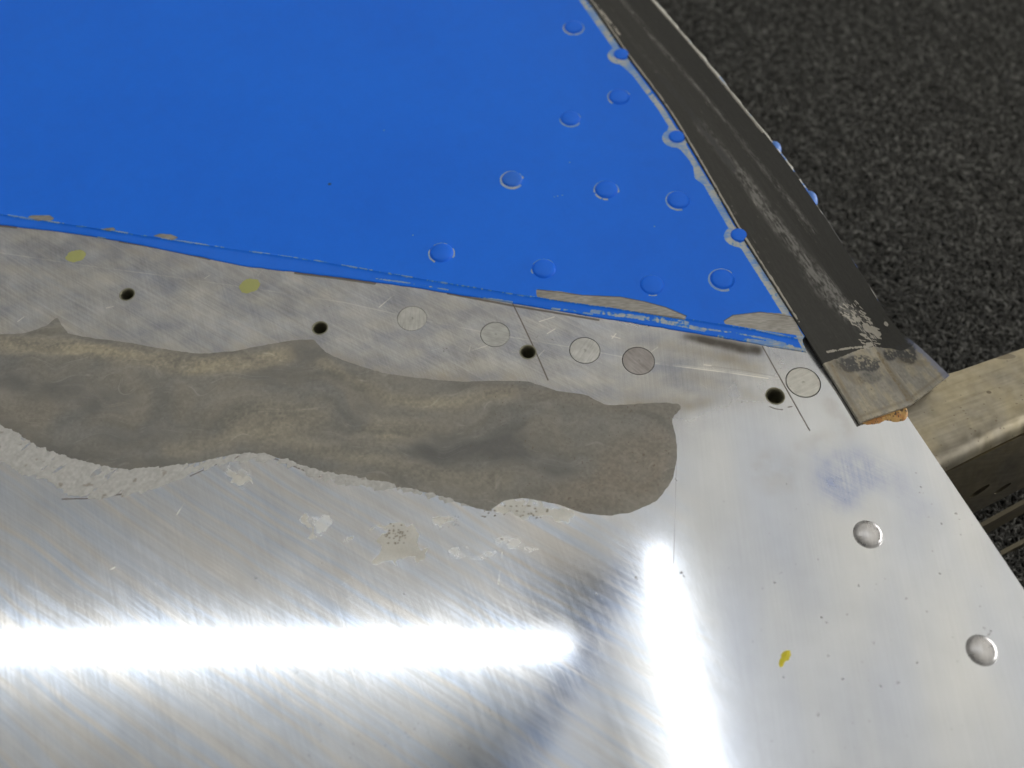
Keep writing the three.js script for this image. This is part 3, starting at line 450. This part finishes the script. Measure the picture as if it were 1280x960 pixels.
  const maps = bake(R, (i, j, t, s, k) => {
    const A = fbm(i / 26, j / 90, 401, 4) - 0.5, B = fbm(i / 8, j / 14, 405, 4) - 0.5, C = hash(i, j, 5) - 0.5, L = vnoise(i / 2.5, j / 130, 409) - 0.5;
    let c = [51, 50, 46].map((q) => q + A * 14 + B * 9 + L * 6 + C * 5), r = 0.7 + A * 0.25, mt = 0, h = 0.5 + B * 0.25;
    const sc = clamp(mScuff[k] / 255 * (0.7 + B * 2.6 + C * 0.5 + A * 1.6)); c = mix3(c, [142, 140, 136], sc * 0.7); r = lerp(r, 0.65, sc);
    const me = smooth(0.35, 0.65, mMetal[k] / 255 + (B + A) * 0.8); c = mix3(c, mix3([158, 150, 132], [140, 136, 127], clamp(0.5 + A * 3)).map((q) => q + L * 10 + B * 26), me); r = lerp(r, 0.5, me); mt = lerp(mt, 0.4, me);
    const so = clamp(mSoot[k] / 255 * (0.95 + B * 3.2 + A * 2)); c = mix3(c, [52, 52, 52], so * 0.85); mt *= 1 - so;
    const st = clamp(mStain[k] / 255 * (0.8 + B * 2)); c = mix3(c, [104, 90, 66], st * me * 0.75); mt *= 1 - st * 0.5;
    const cr = smooth(0.35, 0.6, mScrape[k] / 255 + B * 1.3 * (mScrape[k] > 3 ? 1 : 0)); c = mix3(c, [186, 180, 168], cr * 0.85); h += cr * 0.4; r = lerp(r, 0.8, cr);
    const edgeBlue = smooth(0.93, 0.97, t + B * 0.06) * smooth(0.82, 0.85, s); c = mix3(c, [110, 118, 150], edgeBlue * 0.6);
    return { c, r, m: mt, h };
  });
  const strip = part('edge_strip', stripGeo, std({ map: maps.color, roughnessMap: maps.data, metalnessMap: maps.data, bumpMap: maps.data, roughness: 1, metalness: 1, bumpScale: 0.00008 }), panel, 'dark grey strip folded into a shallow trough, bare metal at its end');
  // blue skin of the far side, showing as a chipped line along the strip's outer edge
  const RS = region(0, 1, 0, 1, 32, 1024), bm = bake(RS, (i, j, t, s) => {
    const n = fbm(i / 4, j / 9, 420, 4), big = fbm(1, j / 40, 424, 3), white = s < 0.44 ? smooth(0.35, 0.5, n + 0.15) : smooth(0.5, 0.6, n), dark = s > 0.48 && s < 0.8 ? smooth(0.42, 0.5, big + n * 0.3 - 0.12) : 0;
    return { c: mix3(mix3([56, 110, 200], [196, 194, 184], white), [50, 49, 46], dark), r: 0.6, m: 0, h: 0.5 };
  });
  const rear = std({ map: bm.color, roughness: 0.6 });
  const out = (s) => { const a = cC.getPoint(s), b = cR.getPoint(s), d = b.clone().sub(a); d.y = 0; return d.normalize(); };
  const prof = [[-0.0007, -0.0012], [0.0002, -0.0006], [0.001, -0.0006], [0.0014, -0.0010], [0.001, -0.007], [0, -0.007], [0, -0.0016], [-0.0007, -0.0018]];
  const rg = grid(prof.length - 1, NS, (u, v, i, j) => { const s = j / NS * 0.985, p = cR.getPoint(s), d = out(s), wob = (1 + (fbm(s * 60, 2, 430, 2) - 0.5) * 0.7) * (s < 0.46 ? 1 : s < 0.6 ? 0.7 : 0.4); return [p.x + d.x * prof[i][0] * wob, p.y + prof[i][1], p.z + d.z * prof[i][0] * wob]; });
  const rs = part('rear_skin', rg, rear, panel, 'blue and white chipped skin edge behind the dark strip');
  const rp = std({ color: new THREE.Color(0.06, 0.17, 0.5), roughness: 0.5 });
  for (const [px, py] of [[964, 182], [1014, 244]]) {
    let best = 0, bd = 1e9; const tgt = at(px, py, 0.0045); for (let s = 0; s <= 1; s += 0.002) { const d = cR.getPoint(s).distanceTo(tgt); if (d < bd) bd = d, best = s; }
    const p = cR.getPoint(best), d = out(best), g = new THREE.SphereGeometry(0.0029, 24, 16); g.scale(0.75, 0.8, 1);
    const o = part(numbered('rivet'), g, rp, rs); o.position.set(p.x + d.x * 0.0006, p.y - 0.0026, p.z + d.z * 0.0006); o.rotation.y = Math.atan2(-d.z, d.x);
  }
  // orange glue squeezed out under the end of the strip
  const a = at(1083, 529), b = at(1134, 524), RG = region(a.x - 0.006, b.x + 0.004, Math.min(a.z, b.z) - 0.012, a.z + 0.004, 256, 128);
  const gm = mask(RG, (c, R) => { fillPoly(c, R, [[1062, 508], [1076, 529], [1086, 532], [1098, 530], [1108, 526], [1120, 528], [1131, 526], [1135, 521], [1134, 510], [1110, 505], [1080, 500]]); }, 0.25);
  const gb = bake(RG, (i, j) => { const n = fbm(i / 14, j / 14, 440, 4) - 0.5, p = vnoise(i / 3.4, j / 3.4, 445); return { c: mix3(mix3([180, 142, 82], [166, 114, 56], smooth(-0.1, 0.15, n + (i < 128 ? 0.12 : -0.12))), [82, 62, 40], smooth(0.72, 0.85, p)), r: 0.55, m: 0, h: 0.5 }; });
  part('adhesive_bead', relief(RG, 0.0002, (x, z) => { const f = sample(RG, gm, RG.cx(x), RG.cz(z)); return (f - 0.5) * 0.0006 + (fbm(x * 1500, z * 1500, 448, 3) - 0.5) * 0.0003 * smooth(0.3, 0.7, f); }, 0), std({ map: gb.color, roughness: 0.55 }), panel, 'dried orange adhesive under the strip end');
}

// ------------------------------------------------------------------ channel beam under the panel's right edge
{
  const y = -0.0016, beam = new THREE.Group(); beam.name = 'channel_beam'; scene.add(beam);
  beam.userData = { label: 'worn aluminium channel beam with slots, running out from under the panel corner over the carpet', category: 'metal beam' };
  const B = [[1080, 490], [1187, 466], [1235, 450], [1290, 431], [1420, 385], [1640, 306]], Fr = [[1080, 640], [1190, 583], [1235, 560], [1290, 533], [1420, 470], [1640, 362]];
  const cB = new THREE.CatmullRomCurve3(B.map(([a, b]) => at(a, b, y))), cF = new THREE.CatmullRomCurve3(Fr.map(([a, b]) => at(a, b, y)));
  const rC = 0.009, LEAN = 0.42, prof = [[-0.001, -0.012], [-0.001, -0.0012], [0, -0.0003], [0.012, 0], [0.3, 0], [0.6, 0], [0.82, 0]];
  const NS = 80, arc = []; for (let k = 0; k <= 12; k++) { const a = k / 12 * (Math.PI / 2 - LEAN); arc.push([Math.sin(a) * rC, -rC * (1 - Math.cos(a))]); }
  const rows = [...prof.map(([f, h]) => [f, 0, h]), ...arc.map(([d, h]) => [1, d - rC, h])];
  const web = (s, f, d, h) => { const a = cB.getPoint(s), b = cF.getPoint(s), w = b.clone().sub(a), l = w.length(); w.normalize(); const k = f === 1 ? l + d : f * (l - rC); return [a.x + w.x * k, y + h, a.z + w.z * k]; };
  const topG = grid(rows.length - 1, NS, (u, v, i, j) => web(j / NS, ...rows[i]), true);
  { const uv = topG.attributes.uv, p = topG.attributes.position; for (let k = 0; k < uv.count; k++) uv.setXY(k, (p.getX(k) - 0.04) / 0.12, (p.getZ(k) + 0.14) / 0.12); }
  const R = region(0.04, 0.16, -0.14, -0.02, 1024, 1024), md = mask(R, (c) => { for (let k = 0; k < 60; k++) blob(c, R, 1130 + 160 * rnd(), 440 + 150 * rnd(), 0.1 + 0.22 * rnd(), 0.12, 0.8); blob(c, R, 1240, 486, 0.6, 0.4, 0.9); blob(c, R, 1258, 441, 3, 0.8, 0.5); });
  const maps = bake(R, (i, j, x, z, k) => { const A = fbm(x * 120, z * 120, 501, 4) - 0.5, Bn = fbm(x * 600, z * 600, 505, 4) - 0.5, L = vnoise((x * 0.93 - z * 0.35) * 200, (x * 0.35 + z * 0.93) * 2600, 508) - 0.5; let c = mix3([150, 141, 118], [136, 130, 116], clamp(0.5 + A * 3)).map((q) => q + Bn * 30 + L * 12); const d = md[k] / 255; c = mix3(c, [96, 86, 72], d * 0.7); return { c, r: 0.37 + Bn * 0.2 + d * 0.3, m: 0.82, h: 0.5 + Bn * 0.6 }; });
  const metal = std({ map: maps.color, roughnessMap: maps.data, metalnessMap: maps.data, bumpMap: maps.data, roughness: 1, metalness: 1, bumpScale: 0.00006 });
  part('flange', topG, metal, beam);
  // front web: built flat along the beam with slots cut through, then stood up under the rounded edge
  const [dEnd, hEnd] = arc[arc.length - 1], p0 = new THREE.Vector3(...web(0, 1, dEnd - rC, hEnd)), p1 = new THREE.Vector3(...web(1, 1, dEnd - rC, hEnd)), L = Math.hypot(p1.x - p0.x, p1.z - p0.z), yaw = Math.atan2(-(p1.z - p0.z), p1.x - p0.x);
  const hW = 0.0195, s = new THREE.Shape([[0, 0], [L, 0], [L, -hW], [0, -hW]].map(([a, b]) => new THREE.Vector2(a, b)));
  const stand = (o) => { o.position.copy(p0); o.rotation.set(-LEAN, yaw, 0, 'YXZ'); return o; };
  const toWeb = stand(new THREE.Object3D()); toWeb.updateMatrix(); const inv = toWeb.matrix.clone().invert();
  const locate = (px, py) => { const q = at(px, py, -0.02).applyMatrix4(inv), e = new THREE.Vector3(0, CAM_H, 0).applyMatrix4(inv), t = e.z / (e.z - q.z); return [lerp(e.x, q.x, t), lerp(e.y, q.y, t)]; };
  const slot = (a, b, w) => { const [x0, y0] = locate(...a), [x1, y1] = locate(...b), h = new THREE.Path(), ang = Math.atan2(y1 - y0, x1 - x0); for (let k = 0; k < 24; k++) { const q = k / 24 * Math.PI * 2, e = Math.cos(q) * Math.hypot(x1 - x0, y1 - y0) / 2, f = Math.sin(q) * w, X = (x0 + x1) / 2 + e * Math.cos(ang) - f * Math.sin(ang), Y = (y0 + y1) / 2 + e * Math.sin(ang) + f * Math.cos(ang); k ? h.lineTo(X, Y) : h.moveTo(X, Y); } s.holes.push(h); };
  slot([1212, 622], [1237, 606], 0.0008); slot([1243, 617], [1264, 604], 0.0007);
  const wg = new THREE.ExtrudeGeometry(s, { depth: 0.001, bevelEnabled: false }); wg.translate(0, 0, -0.001);
  { const uv = wg.attributes.uv; for (let k = 0; k < uv.count; k++) uv.setXY(k, 0.2 + uv.getX(k) * 8, 0.2 + uv.getY(k) * 8); }
  const shadedMetal = std({ map: maps.color, color: new THREE.Color(0.62, 0.62, 0.62), roughness: 0.36, metalness: 1 });  // the flange metal again, darkened in colour for the shaded web and straps
  const wm = part('web', wg, shadedMetal, beam); stand(wm);
  // lattice plate below: a foot rail with slanting straps
  const strap = (x0, y0, x1, y1, w, zoff) => { const l = Math.hypot(x1 - x0, y1 - y0); return new THREE.BoxGeometry(l, w, 0.0012).rotateZ(Math.atan2(y1 - y0, x1 - x0)).translate((x0 + x1) / 2, (y0 + y1) / 2, zoff); };
  const q0 = locate(1232, 668), q1 = locate(1292, 646), q2 = locate(1255, 712), q3 = locate(1300, 690);
  const st = part('strap', strap(q0[0] - 0.02, q0[1] - 0.005, q1[0] + 0.09, q1[1] + 0.004, 0.004, -0.004), shadedMetal, beam); stand(st);
  const st2 = part('strap', strap(q2[0] - 0.03, q2[1], q3[0] + 0.09, q3[1] + 0.003, 0.008, -0.002), shadedMetal, beam); stand(st2);
}

const renderer = new THREE.WebGLRenderer({ antialias: true });
renderer.toneMapping = THREE.LinearToneMapping;
renderer.toneMappingExposure = EXPOSURE;
renderer.shadowMap.enabled = true;
renderer.render(scene, camera);
